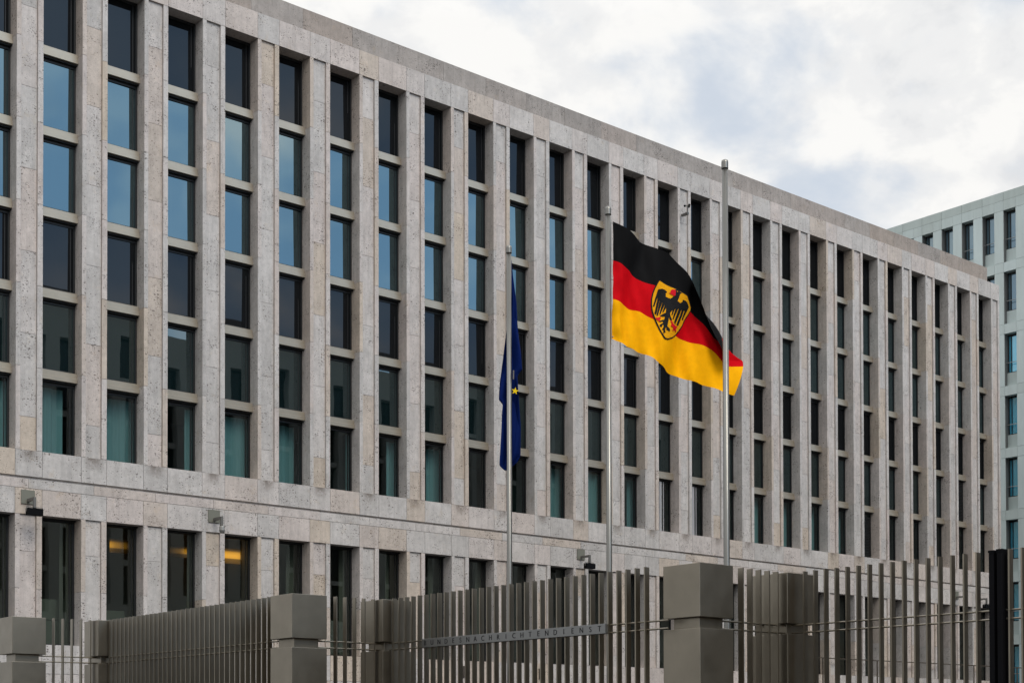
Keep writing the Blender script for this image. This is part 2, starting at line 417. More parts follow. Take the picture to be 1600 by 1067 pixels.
def pane_mesh(r):
    z0, z1, gm, sl, head = ROWS[r]; mb = MB(); h = z1 - z0
    mb.quad([(-OPEN / 2 + .07, 0, -h / 2 + .07), (OPEN / 2 - .07, 0, -h / 2 + .07), (OPEN / 2 - .07, 0, h / 2 - .07 - head), (-OPEN / 2 + .07, 0, h / 2 - .07 - head)])
    return mb.mesh('pane', gm)
def curtain_mesh(h, x0, x1):
    mb = MB(); nx = 60; amp = 0.05
    ph = random.uniform(0, 6)
    pts = [(x0 + (x1 - x0) * i / nx, 0.011 * math.sin(i * 1.25 + ph + math.sin(i * .21 + ph)) + amp * math.sin(i * 0.31 + ph) + 0.03 * math.sin(i * .13)) for i in range(nx + 1)]
    for (xa, ya), (xb, yb) in zip(pts, pts[1:]):
        mb.quad([(xa, ya, 0), (xb, yb, 0), (xb, yb, h), (xa, ya, h)])
    return mb.mesh('curtain', M_CURTAIN, True)
FR = [frame_mesh(r) for r in range(7)]; PN = [pane_mesh(r) for r in range(7)]
sm = MB(); sm.prism(sill_prof(0), -0.003, OPEN + 0.003); SM = sm.mesh('sill', M_SILL)
CURT = {n_: curtain_mesh(2.75, a, b_) for n_, a, b_ in ((0, 0, OPEN), (1, -.6, 1.25), (2, -.3, OPEN + .5), (3, 1.3, 2.3), (4, -.5, OPEN + .6), (5, -.7, 1.5), (6, 1.45, 2.3), (7, 1.2, 2.2), (8, .9, 2.3), (9, -.5, .55), (11, 1.0, 2.2), (12, -.3, 1.9), (13, 1.3, 2.2))}
rw = random.Random(3)
far = MB()
FM = [M_FRAME, M_SILL, G_DARK, G_BLUE, G_MID, G_TEAL, G_CLEAR, M_CURTAIN, plain('pale_sash_lining', (0.33, 0.33, 0.34), 0.6)]
for n_ in range(N0, N1 + 1):
    x0 = n_ * BAY
    for r, (z0, z1, gm, sl, head) in enumerate(ROWS):
        if 0 <= n_ <= 13:
            w = place('window', FR[r], bld, (x0, 0, z0))
            p = place('pane', PN[r], w, (OPEN / 2, YG, (z1 - z0) / 2))
            p.rotation_euler = (rw.uniform(-.012, .012), 0, rw.uniform(-.016, .016))
            if sl: place('sill', SM, w, (0, 0, 0))
            if r == 5 and n_ in CURT: place('curtain', CURT[n_], w, (0, 1.0 + .1 * (n_ % 3), 0.03))
        else:
            t = MB(); ring(t, z0, z1, head=head)
            if r: t.box(0.0, OPEN, 0.52, YG - 0.052, z1 - 0.06, z1 - 0.004, .5)
            if sl: t.prism(sill_prof(z0), -0.003, OPEN + 0.003, .5, 1)
            gi = FM.index(gm); ty, tz = rw.uniform(-.005, .005), rw.uniform(-.005, .005)
            t.quad([(.07, YG - ty, z0 + .07), (OPEN - .07, YG + ty, z0 + .07), (OPEN - .07, YG + ty + tz, z1 - .07 - head), (.07, YG - ty + tz, z1 - .07 - head)], .5, gi)
            if r == 5 and n_ in (17, 18, 19, 20):
                for i in range(16):
                    xa, xb = OPEN * i / 16, OPEN * (i + 1) / 16
                    t.quad([(xa, 1.05 + .05 * (i % 2), z0 + .03), (xb, 1.05 + .05 * ((i + 1) % 2), z0 + .03), (xb, 1.05 + .05 * ((i + 1) % 2), z1 - .05), (xa, 1.05 + .05 * (i % 2), z1 - .05)], .5, 7)
            if r == 5 and n_ in (14, 15):           # opened inward, a pale sash edge and lining showing
                t.box(.62, .80, YG - .13, YG - .06, z0 + .08, z1 - .14, .5, 8); t.box(.95, 1.0, YG - .10, YG - .05, z0 + .08, z1 - .14, .5, 8)
            if (r, n_) in ((5, 21), (4, 25)):       # closed slatted blinds
                for i in range(26):
                    zz = z0 + .1 + i * .1
                    t.box(.08, OPEN - .08, YG - .10, YG - .055, zz, zz + .055, .5, 0)
            far_i = len(far.v)
            far.v += [(x + x0, y, z) for x, y, z in t.v]; far.f += [tuple(i + far_i for i in f) for f in t.f]; far.t += t.t; far.m += t.m
fo = far.build('window', FM, bld); fo['kind'] = 'stuff'
fo['label'] = 'tall dark windows of the farther bays'
# lit lamps in the ground floor rooms
def lamp_mat(gx, st):
    m = glow('warm_lamp', (1.0, 0.43, 0.045), st); t = m.node_tree; e = [q for q in t.nodes if q.type == 'EMISSION'][0]
    sp = N(t, 'ShaderNodeSeparateXYZ'); t.links.new(N(t, 'ShaderNodeTexCoord').outputs['Generated'], sp.inputs[0])
    f = math_node(t, 'MULTIPLY', ramp(t, sp.outputs[0], gx, 'EASE'), ramp(t, sp.outputs[2], [(0.0, 0.10), (0.30, 0.22), (0.36, 0.9), (0.55, 1.0), (0.72, 0.75), (0.86, 0.12), (1.0, 0.03)]))
    t.links.new(math_node(t, 'MULTIPLY', f, st), e.inputs[1]); return m
for xa, xb, za, zb, st, gx in ((11.72, 12.75, 7.50, 8.16, 1.5, [(0, .7), (.25, 1.0), (.8, 1.0), (1, .8)]), (6.60, 7.42, 7.55, 8.12, .85, [(0, 1.0), (.35, .55), (.75, .22), (1, .06)]), (9.36, 10.27, 7.58, 8.06, .8, [(0, .08), (.4, .22), (.8, .7), (1, 1.0)])):
    l = MB(); l.box(xa, xb, 2.5, 2.6, Z(za), Z(zb), .5)
    l.build('lamp', lamp_mat(gx, st), bld)
# furniture and hanging blinds of the ground floor rooms
M_CAB = plain('room_cabinet', (0.15, 0.16, 0.14), 0.6); M_STRIP = plain('grey_blind_strip', (0.17, 0.17, 0.155), 0.8)
for x_, w_, h_, y_ in ((2.9, 1.5, 1.9, 1.3), (5.6, 1.2, 1.6, 1.5), (8.7, 1.3, 1.5, 1.5), (11.2, 1.6, 2.1, 1.6), (16.3, 1.2, 1.7, 1.4), (19.0, 1.4, 1.9, 1.7), (24.4, 1.2, 1.6, 1.4)):
    l = MB(); l.box(x_, x_ + w_, y_, y_ + .5, ZG0 - .045, ZG0 + h_ * .55, .5); l.box(x_ + .02, x_ + w_ - .02, y_ + .02, y_ + .48, ZG0 + h_ * .55 + .03, ZG0 + h_, .5)
    l.build('cabinet', M_CAB, bld)
for x_, w_ in ((3.75, .16), (4.0, .10), (6.9, .22), (9.35, .3), (12.4, .35), (14.2, .4), (17.0, .3), (19.6, .2), (22.1, .3), (25.0, .35)):
    l = MB()
    for i in range(8):
        l.quad([(x_ + w_ * i / 8, 1.0 + .02 * (i % 2), ZG0 + .1), (x_ + w_ * (i + 1) / 8, 1.0 + .02 * ((i + 1) % 2), ZG0 + .1), (x_ + w_ * (i + 1) / 8, 1.0 + .02 * ((i + 1) % 2), ZG1 - .1), (x_ + w_ * i / 8, 1.0 + .02 * (i % 2), ZG1 - .1)])
    l.build('blind', M_STRIP, bld)

# ------------------------------------------------------------------ opposite wing of the courtyard (seen in the panes)
M_WINGSTONE = plain('distant_wing_stone', (0.46, 0.44, 0.42), 0.85, 0, 0.2)
opp = thing('courtyard_wing', 'matching stone wing across the forecourt, mirrored dimly in the lower window panes', 'building', AB(33.0, 11.0, -1.5), TH)
ow = MB(); og = MB()
for k in range(34):
    x0 = k * BAY
    ow.box(x0, x0 + PIL, -0.8, 0, 0, ZT, None)
    for zz in SILL + [ZB]:
        ow.box(x0 + PIL, x0 + BAY, -0.8, -0.3, zz - 0.38, zz, 0.3)
    og.box(x0 + PIL, x0 + BAY, -0.9, -0.7, 0.5, ZT, 0.5)
ow.box(0, 34 * BAY, -0.8, 0.002, ZT, ZP, .4); ow.box(0, 34 * BAY, -0.8, 0.003, ZG1, ZB, .4); ow.box(0, 34 * BAY, -14, -0.95, 0, ZP - .1, .5)
ow.build('wall', M_WINGSTONE, opp)
o = og.build('window', G_DARK, opp); o['kind'] = 'stuff'

# unseen dark box added on the right to darken reflections in the fence metal
blocker = thing('reflection_blocker', 'unseen dark brown box added right of the fence to darken reflections in the metal pillars', 'building', AB(24.5, -1.0), TH)
M_BLOCKER = plain('dark_blocker_brown', (0.055, 0.036, 0.016), 0.7, 0, 0.2)
q = MB()
for k in range(9):
    q.box(0, 10, k * 1.2 + .01, k * 1.2 + 1.19, 0, 13.6, None)
for k in range(8):
    q.box(k * 1.25 + .01, k * 1.25 + 1.24, 10.801, 10.9, 0, 13.6, None)
q.build('wall', M_BLOCKER, blocker)
q = MB(); q.box(-.3, 10.3, -.3, 11.2, 13.61, 14.0, .5); q.build('roof', M_BLOCKER, blocker)

# ------------------------------------------------------------------ pale green panelled building behind
def panel_mat():
    m, t, b = mat('pale_green_panels')
    ge = N(t, 'ShaderNodeNewGeometry'); at = N(t, 'ShaderNodeAttribute', attribute_name='tint')
    base = ramp(t, at.outputs['Fac'], [(0, (0.42, 0.48, 0.455)), (0.5, (0.50, 0.575, 0.56)), (1, (0.56, 0.65, 0.65))])
    mpn = N(t, 'ShaderNodeMapping'); mpn.inputs['Scale'].default_value = (1, 1, 0.15); t.links.new(ge.outputs['Position'], mpn.inputs[0])
    st = ramp(t, noise(t, mpn.outputs[0], 2.2, 4, 0.6), [(0.3, 0.93), (0.7, 1.05)])
    t.links.new(mixc(t, 1.0, base, st, 'MULTIPLY'), b.inputs['Base Color']); b.inputs['Roughness'].default_value = 0.5
    return m
M_PANEL = panel_mat()
G_SKY = glass('sky_blue_glass', 0.42, (0.62, 0.95, 1.0), body=(0.035, 0.40, 0.62))  # reflected-sky cyan painted into the diffuse body
G_SKYD = glass('muted_blue_glass', 0.26, (0.75, 0.92, 1.0), body=(0.06, 0.12, 0.155))
M_REVEAL = plain('dark_reveal_panel', (0.12, 0.125, 0.125), 0.6)
B2 = thing('panelled_building', 'pale green panelled office building with deep set windows rising behind the stone block', 'building', AB(104.845, 0.0), TH)
pm = MB(); rev = MB(); par = MB()
WN = [62.09 + 1.9125 * k - 1.09 for k in range(-12, 11)]     # low-b edge of openings
WW = 1.09
TOPS = [Z(42.23 - 5.05 * k) for k in range(9)]
bmin, bmax = WN[0] - 0.82, WN[-1] + WW + 0.82
dep = 0.62
for bw in WN:
    rt = random.random
    pm.slab_ = None
    # pier to the low-b side of the opening, and the panels of the bands
    for fl, T in enumerate(TOPS):
        zb_ = max(T - 4.25, 0.0)
        zn = T - 5.05 if fl < 8 else 0
        pm.box(0, dep, bw - 0.8225 + .012, bw, zb_ + .01, T - .01, 0.5 + 0.5 * rt())
        pm.box(0, dep, bw - 0.8225 + .012, bw - .006, max(zn, 0) + .01, zb_ - .01, 0.3 + 0.5 * rt())
        pm.box(0, dep, bw + .006, bw + WW - .006, max(zn, 0) + .01, zb_ - .01, 0.3 + 0.5 * rt())
        # recessed spandrel under the glass
        pm.box(0.40, dep, bw, bw + WW, zb_, T - 3.14, 0.2 + 0.3 * rt())
        rev.box(0.05, dep, bw + WW - 0.012, bw + WW + 0.001, zb_, T - 0.01, .5)
    pm.box(0, dep, bw - 0.8225 + .012, bw - .006, TOPS[0] + .01, Z(43.05) - .01, 0.1 + 0.5 * rt())
    pm.box(0, dep, bw + .006, bw + WW - .006, TOPS[0] + .01, Z(43.05) - .01, 0.1 + 0.5 * rt())
    par.box(0.0, dep, bw - 0.8225 + .012, bw + WW - .012, Z(43.05) + .006, Z(43.75), 0.05 + 0.25 * rt())
pm.box(dep + 0.5, dep + 16, bmin, bmax, 0, Z(43.6), 0.4)
pm.build('wall', M_PANEL, B2); par.build('parapet', M_PANEL, B2); rev.build('reveal', M_REVEAL, B2)
def b2_window(fl, T, bw):
    f = MB()
    f.box(dep - 0.06, dep + 0.05, 0, 0.07, 0, 3.12, .5); f.box(dep - 0.06, dep + 0.05, WW - .07, WW, 0, 3.12, .5)
    f.box(dep - 0.06, dep + 0.05, WW - .32, WW - .27, .07, 3.05, .5)
    f.box(dep - 0.06, dep + 0.05, .07, WW - .07, 0, .07, .5); f.box(dep - 0.06, dep + 0.05, .07, WW - .07, 2.98, 3.12, .5)
    return f
fmesh = b2_window(0, 0, 0).mesh('window', M_FRAME)
gp = MB(); gp.quad([(dep, .05, .05), (dep, WW - .05, .05), (dep, WW - .05, 3.0), (dep, .05, 3.0)])
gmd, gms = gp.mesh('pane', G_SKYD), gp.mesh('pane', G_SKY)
rl = MB(); rl.rod((dep - 0.35, 0.0, 0.78), (dep - 0.35, WW, 0.78), 0.03, n=8)
M_RAIL2 = plain('window_rail_metal', (0.30, 0.31, 0.31), 0.4, 0.6)
rlm = rl.mesh('rail', M_RAIL2)
for i, bw in enumerate(WN):
    for fl, T in enumerate(TOPS):
        if bw < 58.0 or bw > 73 or (fl > 1 and bw > 63.5): continue
        w = place('window', fmesh, B2, (0, bw, T - 3.12))
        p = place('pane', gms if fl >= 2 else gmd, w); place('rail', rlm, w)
ex = MB()
for i, bw in enumerate(WN):
    for fl, T in enumerate(TOPS):
        if bw < 58.0 or bw > 73 or (fl > 1 and bw > 63.5):
            ex.quad([(dep, bw, T - 3.14), (dep, bw + WW, T - 3.14), (dep, bw + WW, T - .01), (dep, bw, T - .01)], .5)
o = ex.build('window', G_SKYD, B2); o['kind'] = 'stuff'; o['label'] = 'muted blue windows of the remaining bays'

# ------------------------------------------------------------------ fence pillars
def pil_part(name, x0, x1, z0, z1):
    mb = MB(); mb.box(x0, x1, x0, x1, z0, z1, .5); return mb.mesh(name, M_BRONZE)
PW = 0.66
PB, PN_, PC = pil_part('body', 0, PW, 0, Z(1.345)), pil_part('neck', .10, PW - .10, Z(1.345), Z(1.493)), pil_part('cap', 0, PW, Z(1.493), Z(2.2))
PILLARS = [('P1', 10.14, 26.72, 'bronze metal fence pillar at the left edge of the picture'),
           ('P6', 11.79, 26.57, 'bronze metal fence pillar where the left louvred fence begins, partly covered by its slats'),
           ('P2', 11.90, 19.53, 'bronze metal fence pillar in full view between the left fence and the five thin slats'),
           ('P3', 13.61, 19.46, 'bronze metal fence pillar behind the first slats of the lettered fence'),
           ('P4', 13.85, 12.60, 'largest bronze metal fence pillar below the tallest flagpole'),
           ('P5', 15.68, 12.63, 'dark bronze fence pillar standing behind slats just right of the largest pillar')]
for key, a, b_, lab in PILLARS:
    p = thing('fence_pillar', lab, 'pillar', AB(a, b_), TH, 'bronze pillars of the fence')
    for nm, me in (('body', PB), ('neck', PN_), ('cap', PC)):
        bevel(place(nm, me, p), 0.006)

# ------------------------------------------------------------------ fence runs of upright fins
HS = Z(2.21)
sn = MB(); sn.box(-.0425, .0425, -.011, .011, 0.02, HS, .5); SLN = sn.mesh('slat', M_BRONZE)     # run along the b axis
sd_ = MB(); sd_.box(-.011, .011, -.045, .045, 0.02, HS, .5); SLD = sd_.mesh('slat', M_BRONZE)    # run along the a axis
ZR1, ZR2 = Z(1.470), Z(1.362)
def run(label, pts, along, rail_ends):
    a0, b0 = pts[0]
    f = thing('fence_panel', label, 'fence', AB(a0, b0), TH, 'slatted fence runs between the pillars')
    for a, b_ in pts:
        place('slat', SLN if along == 'b' else SLD, f, (a - a0, b_ - b0, 0))
    for zr in (ZR1, ZR2):
        r = MB(); (aa, ba), (ab, bb) = rail_ends
        r.rod((aa - a0, ba - b0, zr), (ab - a0, bb - b0, zr), 0.013, n=8)
        r.build('rail', M_BRONZE, f)
    bs = MB(); (aa, ba), (ab, bb) = pts[0], pts[-1]
    bs.box(-.06 + min(0, ab - aa), .06 + max(0, ab - aa), -.06 + min(0, bb - ba), .06 + max(0, bb - ba), 0, .06, .5)
    bs.build('base_rail', M_BRONZE, f)
    return f
aA = [11.0 + .185 * i for i in range(5)]
run('short run of five thin slats between the two leftmost fence pillars', [(a, 26.85) for a in aA], 'a', ((10.7, 26.85), (11.9, 26.85)))
bB = [26.50 - (26.50 - 20.42) * i / 34 for i in range(35)]
run('long louvred fence at lower left whose slats nearly close up', [(12.02, b_) for b_ in bB], 'b', ((12.02, 26.7), (12.02, 20.0)))
aC = [12.82 + .186 * i for i in range(5)]
run('short run of five slats right of the left full-view pillar', [(a, 19.68) for a in aC], 'a', ((12.45, 19.68), (13.75, 19.68)))
bD = [19.36 - (19.36 - 13.50) * i / 33 for i in range(34)]
fD = run('middle fence run of upright slats carrying the lettered name plate', [(13.78, b_) for b_ in bD], 'b', ((13.78, 19.5), (13.78, 13.1)))
aE = [14.85 + .184 * i for i in range(5)]
run('short run of five slats just right of the largest pillar', [(a, 12.76) for a in aE], 'a', ((14.4, 12.76), (15.8, 12.76)))
bF = [12.47 - (12.47 - 9.785) * i / 15 for i in range(16)]
bF2 = [9.34, 9.17, 8.99, 8.81]
run('wide-spaced right fence run of slats passing the black gate posts', [(15.87, b_) for b_ in bF + bF2], 'b', ((15.87, 12.7), (15.87, 8.7)))
# name plate on the middle run
a0, b0 = 13.78, bD[0]
sg = MB(); sg.box(-.085, -.047, 14.22 - b0, 18.49 - b0, ZR2 - .012, ZR1 + .018, .5)
sgo = bevel(sg.build('sign_board', M_SIGN, fD), 0.003)
TXT = "BUNDESNACHRICHTENDIENST"
pitch = (18.395 - 14.335) / (len(TXT) - 1)
for i, ch in enumerate(TXT):
    cu = bpy.data.curves.new('letter', 'FONT'); cu.body = ch; cu.size = 0.112; cu.align_x = 'CENTER'; cu.extrude = 0.002; cu.offset = -0.0008
    to = bpy.data.objects.new('letter', cu); COL.objects.link(to)
    dg = bpy.context.evaluated_depsgraph_get()
    me = bpy.data.meshes.new_from_object(to.evaluated_get(dg))
    # text x -> -b, text y -> z, text normal -> -a
    me.transform(Matrix(((0, 0, -1, 0), (-1, 0, 0, 0), (0, 1, 0, 0), (0, 0, 0, 1))))
    bpy.data.objects.remove(to); bpy.data.curves.remove(cu)
    me.materials.clear(); me.materials.append(M_LETTER)
    place('letter', me, sgo, (-.0868, 18.395 - pitch * i - b0, ZR2 + .022))
# black gate posts
for i, (b_, h, lab) in enumerate(((9.545, Z(2.208), 'black box post at the right edge of the photo, left of its twin'), (9.435, Z(2.215), 'black box post at the right edge of the photo, touching a bronze slat'))):
    gpst = thing('gate_post', lab, 'post', AB(15.86, b_), TH, 'pair of black posts in the right fence')
    q = MB(); q.box(-.085, .085, -.035, .035, 0, h - .03, .5); bevel(q.build('shaft', M_BLACKPOST, gpst), 0.006)
    q = MB(); q.box(-.09, .09, -.04, .04, h - .03, h, .5); q.build('cap', M_BLACKPOST, gpst)

# ------------------------------------------------------------------ flagpoles
FP = [(17.654, 20.984, 'slim metal flagpole carrying the limp blue flag'), (17.70, 18.27, 'metal flagpole flying the black red and gold flag'),
      (17.7226, 15.5277, 'tallest-looking bare metal flagpole in front of the waving flag')]
for a, b_, lab in FP:
    p = thing('flagpole', lab, 'flagpole', AB(a, b_), TH, 'row of flagpoles behind the fence')
    s_ = MB(); s_.lathe([(0.062, 0), (0.0525, 3), (0.0475, Z(9.28))], 24); s_.build('shaft', M_POLE, p, smooth=True)
    c_ = MB(); c_.lathe([(0.058, Z(9.25)), (0.057, Z(9.26)), (0.057, Z(9.35)), (0.053, Z(9.385)), (0.030, Z(9.40))], 24); c_.build('cap', M_POLE, p, smooth=True)
    b2_ = MB(); b2_.lathe([(0.16, 0), (0.16, .03), (0.08, .05), (0.07, .25)], 24); b2_.build('base_plate', M_POLE, p, smooth=True)
    h_ = MB(); h_.rod((0.066, 0.01, 1.2), (0.056, 0.01, Z(9.2)), 0.004, n=6); h_.build('halyard', M_FROST, p)

# ------------------------------------------------------------------ black, red and gold flag
def cloth(name, col, spec=0.1):
    m, t, b = mat(name)
    ge = N(t, 'ShaderNodeNewGeometry')
    f = ramp(t, noise(t, ge.outputs['Position'], 9, 3, 0.6), [(0.3, 0.94), (0.7, 1.05)])
    t.links.new(mixc(t, 1.0, col, f, 'MULTIPLY'), b.inputs['Base Color'])
    b.inputs['Roughness'].default_value = 0.75; b.inputs['Specular IOR Level'].default_value = spec
    b.inputs['Sheen Weight'].default_value = 0.0
    return m
C_BLK, C_RED, C_GLD = cloth('black_cloth', (0.004, 0.004, 0.0045), 0.08), cloth('red_cloth', (0.56, 0.002, 0.007), 0.05), cloth('gold_cloth', (0.95, 0.43, 0.002), 0.05)
C_EAG, C_CLAW, C_SHD = cloth('eagle_black', (0.012, 0.012, 0.013)), cloth('claw_red', (0.62, 0.008, 0.02)), cloth('shield_gold', (0.80, 0.36, 0.004))
PH = math.radians(22); FE = Vector((math.cos(PH), math.sin(PH), 0)); FN = Vector((-math.sin(PH), math.cos(PH), 0))
PB2 = AB(17.70, 18.27)
def flagpt(px, py):
    """photo point -> metres in the flag's own upright plane through its pole"""
    v = _F + CR * ((px - 800) / FPX) - CU * ((py - CY) / FPX)
    t = (PB2.dot(FN)) / v.dot(FN); p = v * t
    return (p - PB2).dot(FE), p.z
ZC = lambda x, y: (900 + x / 2.669, 240 + y / 2.669)
# columns from hoist to fly: top edge, crease, black/red, red/gold, bottom (photo detail), plus depth of each
COLS = [
 (0.00, (153, 283), (154, 364), (155, 445), (152, 608), (149, 770), (0, 0, 0, 0, 0)),
 (0.07, (183, 299), (184, 380), (184, 460), (181, 620), (176, 787), (-.03, -.02, -.02, -.03, -.05)),
 (0.15, (222, 322), (220, 400), (217, 477), (213, 635), (208, 799), (-.02, .02, .05, .06, .02)),
 (0.24, (262, 347), (256, 425), (250, 500), (247, 648), (240, 812), (.10, .10, .10, .10, .08)),
 (0.33, (302, 363), (295, 446), (290, 530), (286, 665), (280, 831), (.16, .14, .10, .06, .02)),
 (0.42, (345, 385), (338, 467), (335, 549), (335, 695), (327, 858), (.14, .10, .04, -.04, -.06)),
 (0.50, (385, 412), (378, 500), (374, 578), (372, 722), (360, 885), (.06, .04, .00, -.02, .02)),
 (0.58, (425, 455), (418, 530), (412, 606), (410, 745), (400, 908), (-.02, .00, .02, .06, .10)),
 (0.66, (462, 508), (455, 570), (450, 632), (450, 765), (442, 926), (-.06, .02, .06, .12, .14)),
 (0.74, (493, 592), (491, 572), (489, 655), (490, 780), (482, 942), (-.10, .02, .08, .12, .10)),
 (0.82, (535, 700), (531, 648), (532, 700), (532, 797), (524, 957), (-.16, .02, .06, .08, .04)),
 (0.90, (577, 800), (575, 712), (580, 765), (585, 822), (574, 976), (-.18, .00, .08, .06, .00)),
 (0.95, (607, 858), (609, 775), (632, 795), (634, 878), (612, 991), (-.14, .03, .10, .06, .02)),
 (0.98, (620, 872), (632, 856), (664, 825), (672, 883), (642, 1000), (-.10, .10, .12, .08, .06)),
 (1.00, (622, 874), (650, 872), (703, 851), (711, 881), (666, 1006), (-.08, .10, .14, .10, .08)),
]
VS = [0.0, 1 / 6, 1 / 3, 2 / 3, 1.0]
def cat(p0, p1, p2, p3, t):
    return 0.5 * ((2 * p1) + (-p0 + p2) * t + (2 * p0 - 5 * p1 + 4 * p2 - p3) * t * t + (-p0 + 3 * p1 - 3 * p2 + p3) * t ** 3)
def spline(xs_, ys_, x):
    k = max(i for i in range(len(xs_) - 1) if xs_[i] <= x + 1e-9); k = min(k, len(xs_) - 2)
    t = (x - xs_[k]) / (xs_[k + 1] - xs_[k])
    g_ = lambda i: ys_[max(0, min(len(ys_) - 1, i))]
    return cat(g_(k - 1), g_(k), g_(k + 1), g_(k + 2), t)
US = [c[0] for c in COLS]
ctrl = [[(*flagpt(*ZC(*c[1 + j])), c[6][j]) for j in range(5)] for c in COLS]
NU, NVR = 96, 36
grid = []
for i in range(NU + 1):
    u = i / NU
    colp = [tuple(spline(US, [ctrl[k][j][d] for k in range(len(COLS))], u) for d in range(3)) for j in range(5)]
    row = []
    for jv in range(NVR + 1):
        v = jv / NVR
        s_, z_ = spline(VS, [c[0] for c in colp], v), spline(VS, [c[1] for c in colp], v)
        dd = spline(VS, [c[2] for c in colp], v)
        dd += 0.034 * math.sin(u * 24 + v * 6.0) * min(1, u * 4) + 0.014 * math.sin(u * 47 - v * 13) * (0.35 + v) + 0.05 * math.exp(-((u - 0.44 + 0.12 * (1 - v)) / 0.05) ** 2) * v
        dd += 0.018 * math.sin(v * 34 + u * 9) * max(0.0, 1 - u * 6) * v
        row.append((s_, dd, z_))
    grid.append(row)
fl = thing('national_flag', 'waving black red and gold flag with an eagle shield on the middle pole', 'flag', PB2 + Vector((0, 0, EYE)), PH)
fm = bpy.data.meshes.new('cloth')
fm.from_pydata([p for r in grid for p in r], [], [(i * (NVR + 1) + j, i * (NVR + 1) + j + 1, (i + 1) * (NVR + 1) + j + 1, (i + 1) * (NVR + 1) + j) for i in range(NU) for j in range(NVR)])
for m_ in (C_BLK, C_RED, C_GLD): fm.materials.append(m_)
fm.polygons.foreach_set('material_index', [1 if (i / NU > 0.945 and 5 <= j < NVR // 3) else j * 3 // NVR for i in range(NU) for j in range(NVR)])
fm.polygons.foreach_set('use_smooth', [True] * len(fm.polygons)); fm.update()
place('cloth', fm, fl)
hr = MB(); hr.rod((0.062, 0, flagpt(957, 344)[1]), (0.062, 0, flagpt(956, 530)[1]), 0.006, n=6)
for yy in (349, 437, 526):
    zz = flagpt(957, yy)[1]; hr.rod((0.055, 0, zz), (0.10, 0, zz), 0.008, n=6)
hr.build('hoist_cord', M_FROST, fl)
# the eagle shield: traced outlines laid on the cloth
flat = [(p[0], p[2], p[1]) for r in grid for p in r]
def depth_at(s_, z_):
    best = sorted(((p[0] - s_) ** 2 + (p[1] - z_) ** 2, p[2]) for p in flat if abs(p[0] - s_) < .08 and abs(p[1] - z_) < .08)[:6]
    if not best: return 0.0
    w = [(1 / (d_ + 1e-5), h) for d_, h in best]
    return sum(a * h for a, h in w) / sum(a for a, h in w)
ZE = lambda x, y: (1010 + x / 9.694, 425 + y / 9.694)
EM = []
SH_OUT = [(200, 116), (300, 165), (420, 235), (530, 295), (625, 350), (680, 440), (714, 525), (706, 570), (672, 640), (627, 715), (587, 800), (542, 870), (482, 945), (402, 1002), (320, 1030), (268, 1022), (232, 987), (187, 900), (147, 790), (112, 680), (85, 580), (75, 490), (79, 400), (102, 310), (137, 220), (168, 160)]
SH_IN = [(206, 130), (300, 180), (420, 249), (525, 310), (612, 364), (663, 450), (700, 528), (692, 570), (657, 635), (609, 712), (569, 795), (525, 860), (468, 932), (394, 984), (320, 1010), (278, 1004), (247, 970), (204, 893), (164, 783), (129, 678), (102, 578), (92, 490), (96, 405), (118, 318), (151, 230), (180, 172)]
BODY = [(180, 262), (245, 252), (295, 268), (325, 298), (300, 318), (298, 375), (335, 388), (370, 402), (405, 375), (432, 350), (440, 300), (425, 268), (460, 266), (500, 300), (535, 322), (508, 332), (488, 392), (465, 445), (510, 475), (548, 448), (555, 420), (605, 438), (640, 475), (663, 520), (655, 548), (600, 575), (545, 572), (485, 560), (440, 558), (390, 580), (345, 630), (350, 670), (380, 735), (345, 745), (320, 690), (318, 745), (312, 760), (300, 830), (335, 868), (340, 900), (325, 915), (310, 890), (290, 895), (285, 850), (275, 845), (268, 900), (275, 925), (255, 925), (248, 960), (238, 930), (240, 890), (215, 875), (235, 860), (250, 820), (235, 800), (215, 845), (188, 830), (190, 805), (215, 790), (250, 770), (230, 755), (195, 768), (185, 750), (220, 735), (260, 725), (270, 680), (240, 680), (195, 668), (240, 640), (285, 620), (290, 545), (275, 490), (240, 465), (205, 428), (175, 380), (150, 370)]
FEATH = [[(150, 360), (180, 372), (122, 522), (100, 518)], [(178, 386), (206, 422), (146, 650), (122, 625)], [(208, 426), (241, 462), (168, 668), (150, 660)], [(243, 464), (276, 488), (212, 640), (192, 650)], [(277, 488), (291, 540), (255, 610), (238, 615)],
         [(608, 565), (658, 540), (580, 718), (557, 708)], [(545, 566), (590, 570), (497, 808), (468, 790)], [(487, 555), (535, 565), (445, 790), (420, 765)], [(440, 553), (478, 557), (408, 725), (390, 712)], [(395, 575), (432, 558), (385, 665), (370, 655)]]
CLAW = [[(130, 690), (165, 695), (210, 682), (212, 705), (190, 715), (200, 745), (180, 755), (165, 735), (140, 715)],
        [(340, 745), (365, 745), (400, 785), (440, 810), (485, 820), (480, 840), (455, 845), (470, 880), (460, 905), (435, 880), (425, 855), (415, 885), (395, 905), (385, 885), (400, 845), (375, 835), (350, 830), (355, 805), (370, 795)],
        [(430, 268), (440, 300), (432, 360), (415, 370), (395, 350), (360, 325), (345, 308), (375, 312), (370, 285), (390, 265)]]
EYEP = [[(452, 290), (468, 298), (474, 308), (460, 305)]]
eb = bmesh.new()
